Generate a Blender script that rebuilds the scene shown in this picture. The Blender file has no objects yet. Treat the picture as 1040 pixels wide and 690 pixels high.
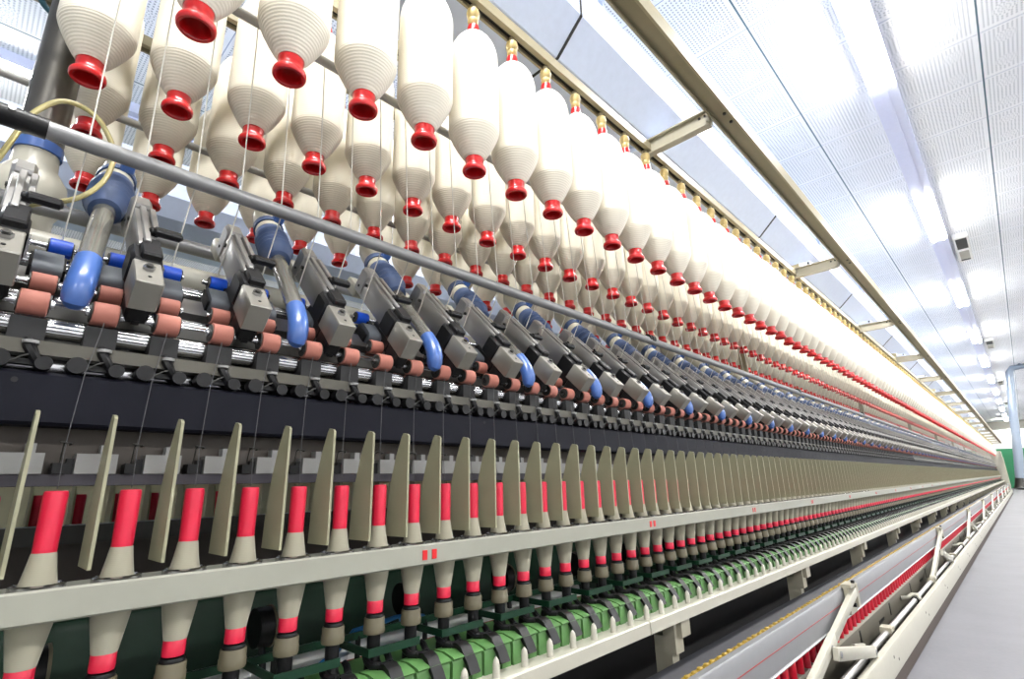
import bpy, math, random
from mathutils import Vector, Matrix
random.seed(7)
PI = math.pi
SC = bpy.context.scene
COL = SC.collection

# ------------------------------------------------------------------ materials
def _nt(name):
    m = bpy.data.materials.new(name); m.use_nodes = True
    nt = m.node_tree
    return m, nt, nt.nodes['Principled BSDF']

def mat(name, col, rough=0.5, metal=0.0, noise=0.0, nscale=30.0, spec=0.5, coat=0.0, trans=0.0, full=False):
    m, nt, b = _nt(name)
    if full: pass
    else: col = tuple(c*0.68 for c in col)
    b.inputs['Base Color'].default_value = (*col, 1)
    b.inputs['Roughness'].default_value = rough
    b.inputs['Metallic'].default_value = metal
    b.inputs['Specular IOR Level'].default_value = spec
    b.inputs['Coat Weight'].default_value = coat
    b.inputs['Transmission Weight'].default_value = trans
    tc = nt.nodes.new('ShaderNodeTexCoord')
    n = nt.nodes.new('ShaderNodeTexNoise'); n.inputs['Scale'].default_value = nscale
    n.inputs['Detail'].default_value = 3
    nt.links.new(tc.outputs['Object'], n.inputs['Vector'])
    mx = nt.nodes.new('ShaderNodeMix'); mx.data_type = 'RGBA'
    k = noise if noise else 0.06
    mx.inputs[6].default_value = (*[c*(1-k) for c in col], 1)
    mx.inputs[7].default_value = (*[min(1, c*(1+k)) for c in col], 1)
    nt.links.new(n.outputs['Fac'], mx.inputs[0])
    nt.links.new(mx.outputs[2], b.inputs['Base Color'])
    return m

def mat_yarn(name, col, scale, strength, tint=0.06, cone=0.0):
    m, nt, b = _nt(name)
    tc = nt.nodes.new('ShaderNodeTexCoord')
    w = nt.nodes.new('ShaderNodeTexWave'); w.bands_direction = 'Z'
    w.inputs['Scale'].default_value = scale; w.inputs['Distortion'].default_value = 0.6
    w.inputs['Detail'].default_value = 2; w.inputs['Detail Scale'].default_value = 3
    nt.links.new(tc.outputs['Object'], w.inputs['Vector'])
    n = nt.nodes.new('ShaderNodeTexNoise'); n.inputs['Scale'].default_value = 14
    nt.links.new(tc.outputs['Object'], n.inputs['Vector'])
    mx = nt.nodes.new('ShaderNodeMix'); mx.data_type = 'RGBA'
    mx.inputs[6].default_value = (*[c*(1-tint) for c in col], 1)
    mx.inputs[7].default_value = (*col, 1)
    nt.links.new(w.outputs['Fac'], mx.inputs[0])
    nt.links.new(mx.outputs[2], b.inputs['Base Color'])
    bp = nt.nodes.new('ShaderNodeBump'); bp.inputs['Strength'].default_value = strength
    if cone:
        sp = nt.nodes.new('ShaderNodeSeparateXYZ'); nt.links.new(tc.outputs['Object'], sp.inputs[0])
        mr = nt.nodes.new('ShaderNodeMapRange')
        mr.inputs['From Min'].default_value = cone-0.008; mr.inputs['From Max'].default_value = cone
        mr.inputs['To Min'].default_value = strength; mr.inputs['To Max'].default_value = strength*0.22
        nt.links.new(sp.outputs[2], mr.inputs['Value']); nt.links.new(mr.outputs[0], bp.inputs['Strength'])
    bp.inputs['Distance'].default_value = 0.002
    nt.links.new(w.outputs['Fac'], bp.inputs['Height'])
    nt.links.new(bp.outputs['Normal'], b.inputs['Normal'])
    b.inputs['Roughness'].default_value = 0.9
    b.inputs['Specular IOR Level'].default_value = 0.15
    b.inputs['Sheen Weight'].default_value = 0.15
    return m

def mat_emit(name, col, s):
    m, nt, b = _nt(name)
    b.inputs['Base Color'].default_value = (0.9, 0.9, 0.9, 1)
    b.inputs['Emission Color'].default_value = (*col, 1)
    b.inputs['Emission Strength'].default_value = s
    return m

def mat_ceiling():
    m, nt, b = _nt('perforated_ceiling_board')
    N = nt.nodes; L = nt.links
    tc = N.new('ShaderNodeTexCoord'); sp = N.new('ShaderNodeSeparateXYZ')
    L.new(tc.outputs['Object'], sp.inputs[0])
    def M(op, a, bb=None):
        n = N.new('ShaderNodeMath'); n.operation = op
        for i, v in enumerate((a, bb)):
            if v is None: continue
            if isinstance(v, (int, float)): n.inputs[i].default_value = v
            else: L.new(v, n.inputs[i])
        return n.outputs[0]
    x = sp.outputs[0]; y = sp.outputs[1]
    TX, TY = 1.127, 0.6
    # local tile coordinates
    fx = M('MULTIPLY', M('FRACT', M('DIVIDE', M('SUBTRACT', x, 0.391), TX)), TX)
    fy = M('MULTIPLY', M('FRACT', M('DIVIDE', M('SUBTRACT', y, 4.36), TY)), TY)
    # square dot grid
    g = 0.0235
    dx = M('SUBTRACT', M('FRACT', M('DIVIDE', fx, g)), 0.5)
    dy = M('SUBTRACT', M('FRACT', M('DIVIDE', fy, g)), 0.5)
    dd = M('ADD', M('MULTIPLY', dx, dx), M('MULTIPLY', dy, dy))
    sq = M('LESS_THAN', dd, 0.068)
    # ring shaped dot motifs, three across and two along each board
    cxp = TX/4; cyp = TY/2
    mx_ = M('MULTIPLY', M('SUBTRACT', M('FRACT', M('DIVIDE', fx, cxp)), 0.5), cxp)
    my_ = M('MULTIPLY', M('SUBTRACT', M('FRACT', M('DIVIDE', fy, cyp)), 0.5), cyp)
    r = M('SQRT', M('ADD', M('MULTIPLY', mx_, mx_), M('MULTIPLY', my_, my_)))
    th = M('ARCTAN2', my_, mx_)
    pr = M('SUBTRACT', M('FRACT', M('DIVIDE', r, 0.0205)), 0.5)
    pt = M('SUBTRACT', M('FRACT', M('MULTIPLY', th, 14/(2*PI))), 0.5)
    pd = M('ADD', M('MULTIPLY', pr, pr), M('MULTIPLY', pt, pt))
    ring = M('LESS_THAN', pd, 0.050)
    inm = M('LESS_THAN', r, 0.0615)
    dots = M('ADD', M('MULTIPLY', ring, inm), M('MULTIPLY', sq, M('SUBTRACT', 1, inm)))
    # no holes along the board edges
    ex = M('MULTIPLY', M('GREATER_THAN', fx, 0.03), M('LESS_THAN', fx, TX-0.03))
    ey = M('MULTIPLY', M('GREATER_THAN', fy, 0.03), M('LESS_THAN', fy, TY-0.03))
    dots = M('MULTIPLY', dots, M('MULTIPLY', ex, ey))
    # joints
    jy = M('LESS_THAN', fy, 0.006)
    jx = M('LESS_THAN', fx, 0.011)
    mixa = N.new('ShaderNodeMix'); mixa.data_type = 'RGBA'
    mixa.inputs[6].default_value = (0.94, 0.96, 0.985, 1); mixa.inputs[7].default_value = (0.44, 0.47, 0.51, 1)
    L.new(dots, mixa.inputs[0])
    mixb = N.new('ShaderNodeMix'); mixb.data_type = 'RGBA'
    L.new(mixa.outputs[2], mixb.inputs[6]); mixb.inputs[7].default_value = (0.38, 0.44, 0.56, 1)
    L.new(jy, mixb.inputs[0])
    mixc = N.new('ShaderNodeMix'); mixc.data_type = 'RGBA'
    L.new(mixb.outputs[2], mixc.inputs[6]); mixc.inputs[7].default_value = (0.06, 0.13, 0.17, 1)
    L.new(jx, mixc.inputs[0])
    L.new(mixc.outputs[2], b.inputs['Base Color'])
    b.inputs['Roughness'].default_value = 0.8
    return m

def mat_floor():
    m, nt, b = _nt('grey_epoxy_floor')
    N = nt.nodes; L = nt.links
    tc = N.new('ShaderNodeTexCoord')
    n = N.new('ShaderNodeTexNoise'); n.inputs['Scale'].default_value = 3.0; n.inputs['Detail'].default_value = 6
    L.new(tc.outputs['Object'], n.inputs['Vector'])
    n2 = N.new('ShaderNodeTexNoise'); n2.inputs['Scale'].default_value = 45.0; n2.inputs['Detail'].default_value = 4
    L.new(tc.outputs['Object'], n2.inputs['Vector'])
    ad = N.new('ShaderNodeMath'); ad.operation = 'MULTIPLY_ADD'
    L.new(n.outputs['Fac'], ad.inputs[0]); ad.inputs[1].default_value = 0.7
    ml = N.new('ShaderNodeMath'); ml.operation = 'MULTIPLY'; L.new(n2.outputs['Fac'], ml.inputs[0]); ml.inputs[1].default_value = 0.3
    L.new(ml.outputs[0], ad.inputs[2])
    cr = N.new('ShaderNodeValToRGB')
    cr.color_ramp.elements[0].position = 0.3; cr.color_ramp.elements[0].color = (0.094, 0.095, 0.104, 1)
    cr.color_ramp.elements[1].position = 0.7; cr.color_ramp.elements[1].color = (0.122, 0.123, 0.134, 1)
    L.new(ad.outputs[0], cr.inputs[0]); L.new(cr.outputs[0], b.inputs['Base Color'])
    b.inputs['Roughness'].default_value = 0.6
    b.inputs['Specular IOR Level'].default_value = 0.22
    return m

M_ROVING = mat_yarn('roving_cotton', (0.80, 0.755, 0.635), 56, 0.28, 0.05, 0.115)
M_COPYARN = mat_yarn('spun_cotton', (0.33, 0.312, 0.24), 140, 0.04, 0.02)
M_RED = mat('red_plastic', (0.86, 0.010, 0.014), 0.28, coat=0.3)
M_PINK = mat('pinkish_red_tube', (0.90, 0.016, 0.065), 0.35)
M_TUBERED = mat('crimson_tube', (0.72, 0.006, 0.03), 0.3)
M_CREAM = mat('cream_paint', (0.52, 0.49, 0.38), 0.4)
M_CREAM2 = mat('pale_cream_paint', (0.56, 0.54, 0.45), 0.38)
M_TAN = mat('tan_paint', (0.42, 0.37, 0.23), 0.45)
M_OLIVE = mat('olive_paint_and_tan_shade', (0.30, 0.26, 0.15), 0.5)  # olive for the holder caps; inside the tan track it stands for shade
M_KHAKI = mat('dark_khaki_paint', (0.085, 0.078, 0.055), 0.5)
M_INNER = mat('khaki_cream_paint', (0.22, 0.20, 0.155), 0.5)
M_YBULB = mat('yellow_plastic', (0.80, 0.62, 0.26), 0.4)
M_WHITE = mat('white_plastic', (0.85, 0.85, 0.83), 0.4, full=True)
M_BLACK = mat('black_plastic', (0.008, 0.008, 0.009), 0.42, spec=0.25)
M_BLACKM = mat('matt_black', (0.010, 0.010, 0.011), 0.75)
M_NAVY = mat('navy_panel_paint', (0.005, 0.0055, 0.0125), 0.6, spec=0.15)
M_STEEL = mat('polished_steel', (0.72, 0.72, 0.74), 0.18, 1.0)
M_ALU = mat('aluminium', (0.56, 0.55, 0.53), 0.42, 0.9)
M_ALUP = mat('brushed_aluminium_profile', (0.30, 0.305, 0.315), 0.45, 0.5)
M_CBAR = mat('light_grey_tube', (0.62, 0.61, 0.58), 0.4)
M_NOSE = mat('pale_die_cast', (0.38, 0.365, 0.32), 0.42, 0.6)
M_DARKSTEEL = mat('dark_steel', (0.055, 0.055, 0.05), 0.45, 0.6)
M_GREYP = mat('grey_bar', (0.34, 0.34, 0.34), 0.38, 0.35)
M_SALMON = mat('salmon_rubber', (0.52, 0.195, 0.145), 0.65, spec=0.3)
M_APRON = mat('grey_apron_rubber', (0.10, 0.115, 0.135), 0.6)
M_BLUE = mat('blue_rubber', (0.003, 0.10, 0.80), 0.4)
M_ELBOW = mat('blue_tube_plastic', (0.06, 0.15, 0.46), 0.32, coat=0.15)
M_BELLOW = mat('slate_blue_bellows', (0.045, 0.085, 0.20), 0.5)
M_CLEAR = mat('clear_hazed_tube', (0.42, 0.41, 0.36), 0.15, 0.0, trans=0.55)
M_GREEN = mat('light_green_casting', (0.100, 0.255, 0.068), 0.5, noise=0.18)
M_DGREEN = mat('dark_green_paint', (0.004, 0.040, 0.017), 0.45, spec=0.3)
M_WHARVE = mat('beige_wharve', (0.19, 0.165, 0.10), 0.5)
M_SEP = mat('beige_separator_plate', (0.41, 0.395, 0.255), 0.45)
M_RING = mat('pale_ring_rail', (0.40, 0.40, 0.33), 0.5)
M_LAPP = mat('lappet_grey', (0.30, 0.30, 0.29), 0.5)
M_BROWN = mat('brown_panel', (0.060, 0.047, 0.036), 0.6)
M_PURPLE = mat('purple_grey_strip', (0.05, 0.045, 0.06), 0.6)
M_SKIRT = mat('brown_skirt', (0.10, 0.072, 0.058), 0.7)
M_BELT = mat('dark_conveyor', (0.05, 0.05, 0.06), 0.65, noise=0.25)
M_YELLOW = mat('yellow_pegs', (0.36, 0.23, 0.012), 0.6)
M_DUCT = mat('pale_blue_duct', (0.60, 0.68, 0.86), 0.4, full=True)
M_SEAM = mat('dark_seam', (0.03, 0.03, 0.035), 0.6)
M_TRAY = mat('lavender_light_tray', (0.66, 0.70, 0.88), 0.4, full=True)
M_LAMP = mat_emit('lit_tube', (1.0, 0.99, 0.97), 38.0)
M_WALL = mat('white_wall_paint', (0.85, 0.86, 0.87), 0.7, full=True)
M_WALLG = mat('green_dado_paint', (0.02, 0.30, 0.12), 0.5)
M_HOSEB = mat('steel_blue_hose', (0.36, 0.43, 0.53), 0.35, 0.3)
M_TEAL = mat('teal_hose', (0.004, 0.11, 0.16), 0.4)
M_YHOSE = mat('yellow_clear_hose', (0.78, 0.68, 0.30), 0.25, trans=0.3)
M_POLE = mat('galvanised_pole', (0.22, 0.21, 0.19), 0.3, 0.9, noise=0.2)
M_STRAND = mat('white_strand', (0.88, 0.85, 0.76), 0.9)
M_YARN = mat('grey_yarn', (0.11, 0.11, 0.115), 0.9)
M_CEIL = mat_ceiling()
M_FLOOR = mat_floor()
M_REDLINE = mat('red_line', (0.40, 0.01, 0.015), 0.5)
M_CABLE = mat('blue_cable', (0.03, 0.25, 0.65), 0.4)

# ------------------------------------------------------------------ mesh builder
class MB:
    def __init__(s): s.v = []; s.f = []; s.m = []; s.sm = []; s.mats = []
    def mi(s, m):
        if m not in s.mats: s.mats.append(m)
        return s.mats.index(m)
    def poly(s, vs, fs, m, smooth=False):
        o = len(s.v); s.v += [tuple(v) for v in vs]; k = s.mi(m)
        for f in fs: s.f.append([i+o for i in f]); s.m.append(k); s.sm.append(smooth)
        return s
    def box(s, x0, x1, y0, y1, z0, z1, m):
        v = [(x, y, z) for x in (x0, x1) for y in (y0, y1) for z in (z0, z1)]
        return s.poly(v, [(0,1,3,2),(4,6,7,5),(0,4,5,1),(2,3,7,6),(0,2,6,4),(1,5,7,3)], m)
    def obox(s, c, ax, ay, az, hx, hy, hz, m, bev=0.0):
        """oriented box, optionally chamfered on every edge along ay"""
        c, ax, ay, az = Vector(c), Vector(ax).normalized(), Vector(ay).normalized(), Vector(az).normalized()
        if bev <= 0:
            p = [(-hx,-hz),(hx,-hz),(hx,hz),(-hx,hz)]
        else:
            b = bev
            p = [(-hx+b,-hz),(hx-b,-hz),(hx,-hz+b),(hx,hz-b),(hx-b,hz),(-hx+b,hz),(-hx,hz-b),(-hx,-hz+b)]
        n = len(p); e = bev
        rings = []
        if e > 0:
            for yy, sc in ((-hy, 1), (-hy+e, 0), (hy-e, 0), (hy, 1)):
                kx = (hx-e)/hx if sc else 1; kz = (hz-e)/hz if sc else 1
                rings.append([c+ax*(a*kx)+az*(b_*kz)+ay*yy for a, b_ in p])
        else:
            for yy in (-hy, hy): rings.append([c+ax*a+az*b_+ay*yy for a, b_ in p])
        vs = [q for r in rings for q in r]; fs = []
        for k in range(len(rings)-1):
            for i in range(n):
                j = (i+1) % n
                fs.append((k*n+i, k*n+j, (k+1)*n+j, (k+1)*n+i))
        fs.append(tuple(range(n))[::-1]); fs.append(tuple(range((len(rings)-1)*n, len(rings)*n)))
        return s.poly(vs, fs, m)
    def ext(s, prof, y0, y1, m):
        """closed XZ outline extruded along Y"""
        n = len(prof)
        v = [(x, y0, z) for x, z in prof] + [(x, y1, z) for x, z in prof]
        f = [(i, (i+1) % n, n+(i+1) % n, n+i) for i in range(n)] + [tuple(range(n))[::-1], tuple(range(n, 2*n))]
        return s.poly(v, f, m)
    def lathe(s, prof, m, n=24, c=(0,0,0), cap0=True, cap1=True):
        """profile (r,z) about a vertical axis"""
        v = []; f = []
        for r, z in prof:
            for i in range(n):
                a = 2*PI*i/n
                v.append((c[0]+r*math.cos(a), c[1]+r*math.sin(a), c[2]+z))
        for k in range(len(prof)-1):
            for i in range(n):
                j = (i+1) % n
                f.append((k*n+i, k*n+j, (k+1)*n+j, (k+1)*n+i))
        s.poly(v, f, m, True)
        if cap0: s.poly(v[:n], [tuple(range(n))[::-1]], m)
        if cap1: s.poly(v[-n:], [tuple(range(n))], m)
        return s
    def cyl(s, a, b, r0, m, r1=None, n=16, cap=True):
        a, b = Vector(a), Vector(b); r1 = r0 if r1 is None else r1
        d = (b-a).normalized()
        u = d.orthogonal().normalized(); w = d.cross(u)
        v = []
        for p, r in ((a, r0), (b, r1)):
            for i in range(n):
                t = 2*PI*i/n
                v.append(p+u*(r*math.cos(t))+w*(r*math.sin(t)))
        s.poly(v, [(i, (i+1) % n, n+(i+1) % n, n+i) for i in range(n)], m, True)
        if cap:
            s.poly(v[:n], [tuple(range(n))[::-1]], m); s.poly(v[n:], [tuple(range(n))], m)
        return s
    def rev(s, a, b, prof, m, n=18):
        """surface of revolution about the axis a->b: prof is (t along, radius)"""
        a, b = Vector(a), Vector(b); d = b-a
        u = d.normalized().orthogonal().normalized(); w = d.normalized().cross(u)
        v = []; f = []
        for t, r in prof:
            for i in range(n):
                q = 2*PI*i/n
                v.append(a+d*t+u*(r*math.cos(q))+w*(r*math.sin(q)))
        for k in range(len(prof)-1):
            for i in range(n):
                j = (i+1) % n
                f.append((k*n+i, k*n+j, (k+1)*n+j, (k+1)*n+i))
        s.poly(v, f, m, True)
        s.poly(v[:n], [tuple(range(n))[::-1]], m); s.poly(v[-n:], [tuple(range(n))], m)
        return s
    def tube(s, pts, r, m, n=10, cap=True):
        pts = [Vector(p) for p in pts]; rs = r if isinstance(r, (list, tuple)) else [r]*len(pts)
        v = []; f = []; up = None
        for k, p in enumerate(pts):
            d = (pts[min(k+1, len(pts)-1)]-pts[max(k-1, 0)]).normalized()
            u = d.orthogonal().normalized() if up is None else (up-d*up.dot(d)).normalized()
            up = u; w = d.cross(u)
            for i in range(n):
                t = 2*PI*i/n
                v.append(p+u*(rs[k]*math.cos(t))+w*(rs[k]*math.sin(t)))
        for k in range(len(pts)-1):
            for i in range(n):
                j = (i+1) % n
                f.append((k*n+i, k*n+j, (k+1)*n+j, (k+1)*n+i))
        s.poly(v, f, m, True)
        if cap:
            s.poly(v[:n], [tuple(range(n))[::-1]], m); s.poly(v[-n:], [tuple(range(n))], m)
        return s
    def plate(s, pts, y0, y1, m): return s.ext(pts, y0, y1, m)
    def spline(s, pts, r, m, n=12, k=5):
        P_ = [Vector(p) for p in pts]; out = []
        for i in range(len(P_)-1):
            a, b, c, d = P_[max(i-1, 0)], P_[i], P_[i+1], P_[min(i+2, len(P_)-1)]
            for j in range(k):
                t = j/k
                out.append(0.5*((2*b)+(c-a)*t+(2*a-5*b+4*c-d)*t*t+(3*b-a-3*c+d)*t**3))
        out.append(P_[-1])
        return s.tube(out, r, m, n)
    def add(s, o, d=(0,0,0)):
        off = len(s.v); s.v += [(a+d[0], b+d[1], c+d[2]) for a, b, c in o.v]
        mm = [s.mi(x) for x in o.mats]
        for f, k, q in zip(o.f, o.m, o.sm):
            s.f.append([i+off for i in f]); s.m.append(mm[k]); s.sm.append(q)
        return s
    def mesh(s, name, ang=38):
        me = bpy.data.meshes.new(name); me.from_pydata([tuple(v) for v in s.v], [], s.f)
        for m in s.mats: me.materials.append(m)
        me.polygons.foreach_set('material_index', s.m)
        me.polygons.foreach_set('use_smooth', s.sm)
        me.update()
        try: me.set_sharp_from_angle(angle=math.radians(ang))
        except Exception: pass
        return me

def link(name, me, parent=None, loc=None):
    o = bpy.data.objects.new(name, me); COL.objects.link(o)
    if parent is not None: o.parent = parent
    if loc is not None: o.location = loc
    return o
def build(name, mb, parent=None, loc=None): return link(name, mb.mesh(name), parent, loc)
def empty(name, loc=(0,0,0)):
    o = bpy.data.objects.new(name, None); COL.objects.link(o); o.location = loc
    o.empty_display_size = 0.05
    return o
def tag(o, label, cat, group=None, kind=None):
    o['label'] = label; o['category'] = cat
    if group: o['group'] = group
    if kind: o['kind'] = kind
    return o
def stuff(o): o['kind'] = 'stuff'; return o
def structure(o): o['kind'] = 'structure'; return o

UNITS = ['', 'first', 'second', 'third', 'fourth', 'fifth', 'sixth', 'seventh', 'eighth', 'ninth', 'tenth', 'eleventh', 'twelfth', 'thirteenth',
         'fourteenth', 'fifteenth', 'sixteenth', 'seventeenth', 'eighteenth', 'nineteenth']
TENS = {2: 'twent', 3: 'thirt', 4: 'fort', 5: 'fift', 6: 'sixt', 7: 'sevent', 8: 'eight', 9: 'ninet'}
def ordn(n):
    if n < 20: return UNITS[n]
    t, u = divmod(n, 10)
    return TENS[t]+'ieth' if u == 0 else TENS[t]+'y-'+UNITS[u]

# ------------------------------------------------------------------ layout (metres; camera at the origin of X,Y)
FZ = 0.13                    # floor height
P = 0.075                    # spindle pitch
YE = 32.0                    # far end of the frame
NS = 420                     # spindles in view along one side
SX = -0.851                  # spindle plane
CX = -1.25                   # centre plane of the frame
Y0, YN = 0.0896, -0.9        # first spindle, near end of long members
def sy(i): return Y0+P*i

def repeat(name, me, ys, parent, rest_mb=None, rest_name=None, limit=100):
    """one linked mesh object per position (max limit), the rest in one stuff part"""
    out = []
    for k, y in enumerate(ys[:limit]):
        out.append(link(name, me, parent, (0, y, 0)))
    if len(ys) > limit and rest_mb is not None:
        m = MB()
        for y in ys[limit:]: m.add(rest_mb, (0, y, 0))
        stuff(build(rest_name or name, m, parent))
    return out

# ================================================================== room
rm = MB().box(-9, 5, -5, 44, FZ-0.1, FZ, M_FLOOR); structure(build('floor', rm))
CZ = 3.93
rm = MB().box(-9, 5, -5, 44, CZ, CZ+0.1, M_CEIL); structure(build('ceiling', rm))
rm = MB().box(-9.1, -9, -5, 44, FZ, CZ, M_WALL); structure(build('wall_left', rm))
rm = MB().box(5, 5.1, -5, 44, FZ, CZ, M_WALL); structure(build('wall_right', rm))
rm = MB().box(-9, 5, -5.1, -5, FZ, CZ, M_WALL); structure(build('wall_near', rm))
rm = MB().box(-9, 5, 44, 44.1, FZ+2.3, CZ, M_WALL).box(-9, 5, 44, 44.1, FZ, FZ+2.3, M_WALLG); structure(build('wall_far', rm))

# ================================================================== the ring spinning frame
FR = empty('ring_spinning_frame', (0, 0, 0))
tag(FR, 'long ring spinning frame with black drafting arms and green spindle rail down the aisle', 'spinning machine')

# --- long members
def longpart(name, m, mb=None, **k): return build(name, mb, FR)
mb = MB()
mb.ext([(-0.870,1.152),(-0.874,1.156),(-0.90,1.156),(-0.90,1.149),(-0.878,1.149),(-0.878,1.096),(-0.90,1.096),(-0.90,1.089),(-0.874,1.089),(-0.870,1.093)], YN, YE, M_NAVY)
for k in range(0, 40): mb.cyl((-0.8695, 0.03+k*0.79, 1.143), (-0.872, 0.03+k*0.79, 1.143), 0.0035, M_BLACKM, n=8)
build('front_panel', mb, FR)
mb = MB().ext([(-0.905,1.092),(-0.905,1.03),(-0.93,1.03),(-0.93,1.092)], YN, YE, M_BROWN)
build('lappet_backing', mb, FR)
mb = MB().ext([(-0.880,1.030),(-0.880,1.016),(-0.912,1.016),(-0.912,1.030)], YN, YE, M_PURPLE)
build('lappet_rail', mb, FR)
# lappets with their wire thread guides
lp = MB().box(-0.905, -0.878, -0.022, 0.022, 1.0305, 1.056, M_LAPP).box(-0.902, -0.885, 0.003, 0.013, 1.056, 1.068, M_LAPP).box(-0.900, -0.886, -0.030, -0.0225, 1.030, 1.05, M_BLACK)
tg = MB().tube([(-0.880,-0.0375,1.040),(-0.872,-0.0375,1.066),(-0.862,-0.0375,1.069)]+[(-0.855+0.006*math.cos(t), -0.0375+0.006*math.sin(t), 1.069-0.0005*q) for q, t in enumerate([PI+PI/4*j for j in range(8)])], 0.0010, M_DARKSTEEL, n=6).box(-0.9, -0.876, -0.044, -0.031, 1.0305, 1.044, M_BLACK)
lys = [sy(i)+P/2 for i in range(-1, NS)]
lobs = repeat('lappet', lp.mesh('lappet'), lys, FR, MB().box(-0.905,-0.878,-0.022,0.022,1.0305,1.056,M_LAPP))
tgm = tg.mesh('thread_guide')
for o in lobs[:60]: link('thread_guide', tgm, o)

# --- drafting zone: rails, fluted rollers
mb = MB().ext([(-0.874,1.196),(-0.874,1.178),(-0.90,1.178),(-0.90,1.196)], YN, YE, M_KHAKI); build('roller_stand_rail', mb, FR)
mb = MB().cyl((-0.915,YN,1.170),(-0.915,YE,1.170),0.020,M_STEEL,n=18); build('clearer_roller', mb, FR)
mb = MB().ext([(-0.93,1.15),(-0.935,1.15),(-1.02,1.26),(-1.015,1.26)], YN, YE, M_DARKSTEEL); build('back_plate', mb, FR)
def fluted(x, z, r):
    m = MB(); n = 22
    pr = []
    for i in range(n*2):
        a = PI*i/n; rr = r if i % 2 == 0 else r*0.95
        pr.append((x+rr*math.cos(a), z+rr*math.sin(a)))
    return m.ext(pr, YN, YE, M_STEEL)
build('front_fluted_roller', fluted(-0.9010, 1.2190, 0.0138), FR)
build('middle_fluted_roller', fluted(-0.9460, 1.2655, 0.0125), FR)
build('back_fluted_roller', fluted(-1.0350, 1.3530, 0.0130), FR)
mb = MB().ext([(-0.915,1.234),(-0.912,1.238),(-0.935,1.260),(-0.938,1.256)], YN, YE, M_DARKSTEEL); build('roller_cover_strip', mb, FR)
mb = MB().ext([(-0.985,1.290),(-0.975,1.300),(-1.012,1.336),(-1.022,1.326)], YN, YE, M_ALU); build('apron_bridge_rail', mb, FR)
# cream beams behind the arms
mb = MB().cyl((-1.098,YN,1.402),(-1.098,YE,1.402),0.027,M_CREAM2,n=22); build('arm_beam', mb, FR)
mb = MB().cyl((-1.16,YN,1.498),(-1.16,YE,1.498),0.014,M_GREYP,n=14); build('rear_guide_bar', mb, FR)
mb = MB().cyl((-1.275,0.06,1.706),(-1.275,YE,1.706),0.009,M_GREYP,n=12); build('suction_main', mb, FR)
mb = MB().ext([(-1.10,1.24),(-1.10,1.37),(-1.40,1.37),(-1.40,1.24)], YN, YE, M_CREAM2); build('centre_beam', mb, FR)
# guide bar in front of the strands, with black sleeve and joints
mb = MB().cyl((-0.93,0.004,1.522),(-0.93,YE,1.535),0.0132,M_GREYP,n=20); gb = build('front_guide_bar', mb, FR)
mb = MB().cyl((-0.93,-0.5,1.5215),(-0.93,0.0042,1.522),0.0152,M_BLACK,n=20); build('black_sleeve', mb, gb)
mb = MB().cyl((-0.9145,-0.036,1.528),(-0.9135,-0.036,1.5283),0.0042,M_WHITE,n=10); build('sleeve_screw', mb, gb)
jm = MB()
jm.cyl((-0.93,-0.012,1.53),(-0.93,0.012,1.53),0.0165,M_BLACK,n=16).cyl((-0.93,-0.030,1.53),(-0.93,-0.016,1.53),0.0155,M_BLACK,n=16)
jmm = jm.mesh('bar_joint')
for k in range(17): link('bar_joint', jmm, gb, (0, 1.76+1.84*k, 0.0005*k))

# --- pressure arms (45 degree leaning), nose block, lever, rollers
A = Vector((-1,0,1)).normalized(); Nn = Vector((1,0,1)).normalized(); Yv = Vector((0,1,0))
NUT = Vector((-0.842,0,1.308))
def ap(a, n=0.0, y=0.0): return NUT+A*a+Nn*n+Yv*y
def arm_body():
    m = MB()
    m.obox(ap(0.165, -0.018), A, Yv, Nn, 0.085, 0.0125, 0.027, M_ALU, 0.002)
    m.obox(ap(0.244, -0.014), A, Yv, Nn, 0.022, 0.0150, 0.031, M_ALU, 0.005)
    m.obox(ap(0.160, 0.0115), A, Yv, Nn, 0.078, 0.0045, 0.0035, M_ALU, 0.0012)
    m.cyl(ap(0.215, -0.010, -0.0165), ap(0.215, -0.010, 0.0165), 0.004, M_DARKSTEEL, n=10)
    m.cyl(ap(0.245, -0.026, -0.0165), ap(0.245, -0.026, 0.0165), 0.003, M_DARKSTEEL, n=10)
    m.obox(ap(0.285, -0.050), A, Yv, Nn, 0.030, 0.012, 0.014, M_CREAM2, 0.003)
    return m
def arm_saddle():
    m = MB()
    m.obox(ap(0.062, -0.022), A, Yv, Nn, 0.027, 0.0205, 0.025, M_BLACK, 0.005)
    m.obox(ap(0.058, 0.006, 0.004), A, Yv, Nn, 0.020, 0.014, 0.007, M_BLACK, 0.003)
    m.obox(ap(0.088, 0.006, 0.006), A, Yv, Nn, 0.012, 0.012, 0.005, M_BLACK, 0.002)
    m.obox(ap(0.006, -0.062), A, Yv, Nn, 0.024, 0.0150, 0.016, M_BLACK, 0.004)
    m.obox(ap(0.072, -0.056), A, Yv, Nn, 0.045, 0.0150, 0.014, M_BLACK, 0.004)
    m.obox(ap(0.040, -0.020, 0.0215), A, Yv, Nn, 0.006, 0.0014, 0.014, M_STEEL)
    return m
def nose_block():
    m = MB()
    m.obox(ap(0.004, -0.024), A, Yv, Nn, 0.034, 0.0178, 0.0235, M_NOSE, 0.0016)
    m.cyl(ap(0.010, -0.001), ap(0.010, 0.005), 0.0078, M_STEEL, n=6)
    m.cyl(ap(0.010, 0.005), ap(0.010, 0.0075), 0.0045, M_DARKSTEEL, n=12)
    m.cyl(ap(-0.014, 0.0), ap(-0.014, 0.0006), 0.0026, M_BLACK, n=8)
    return m
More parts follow.
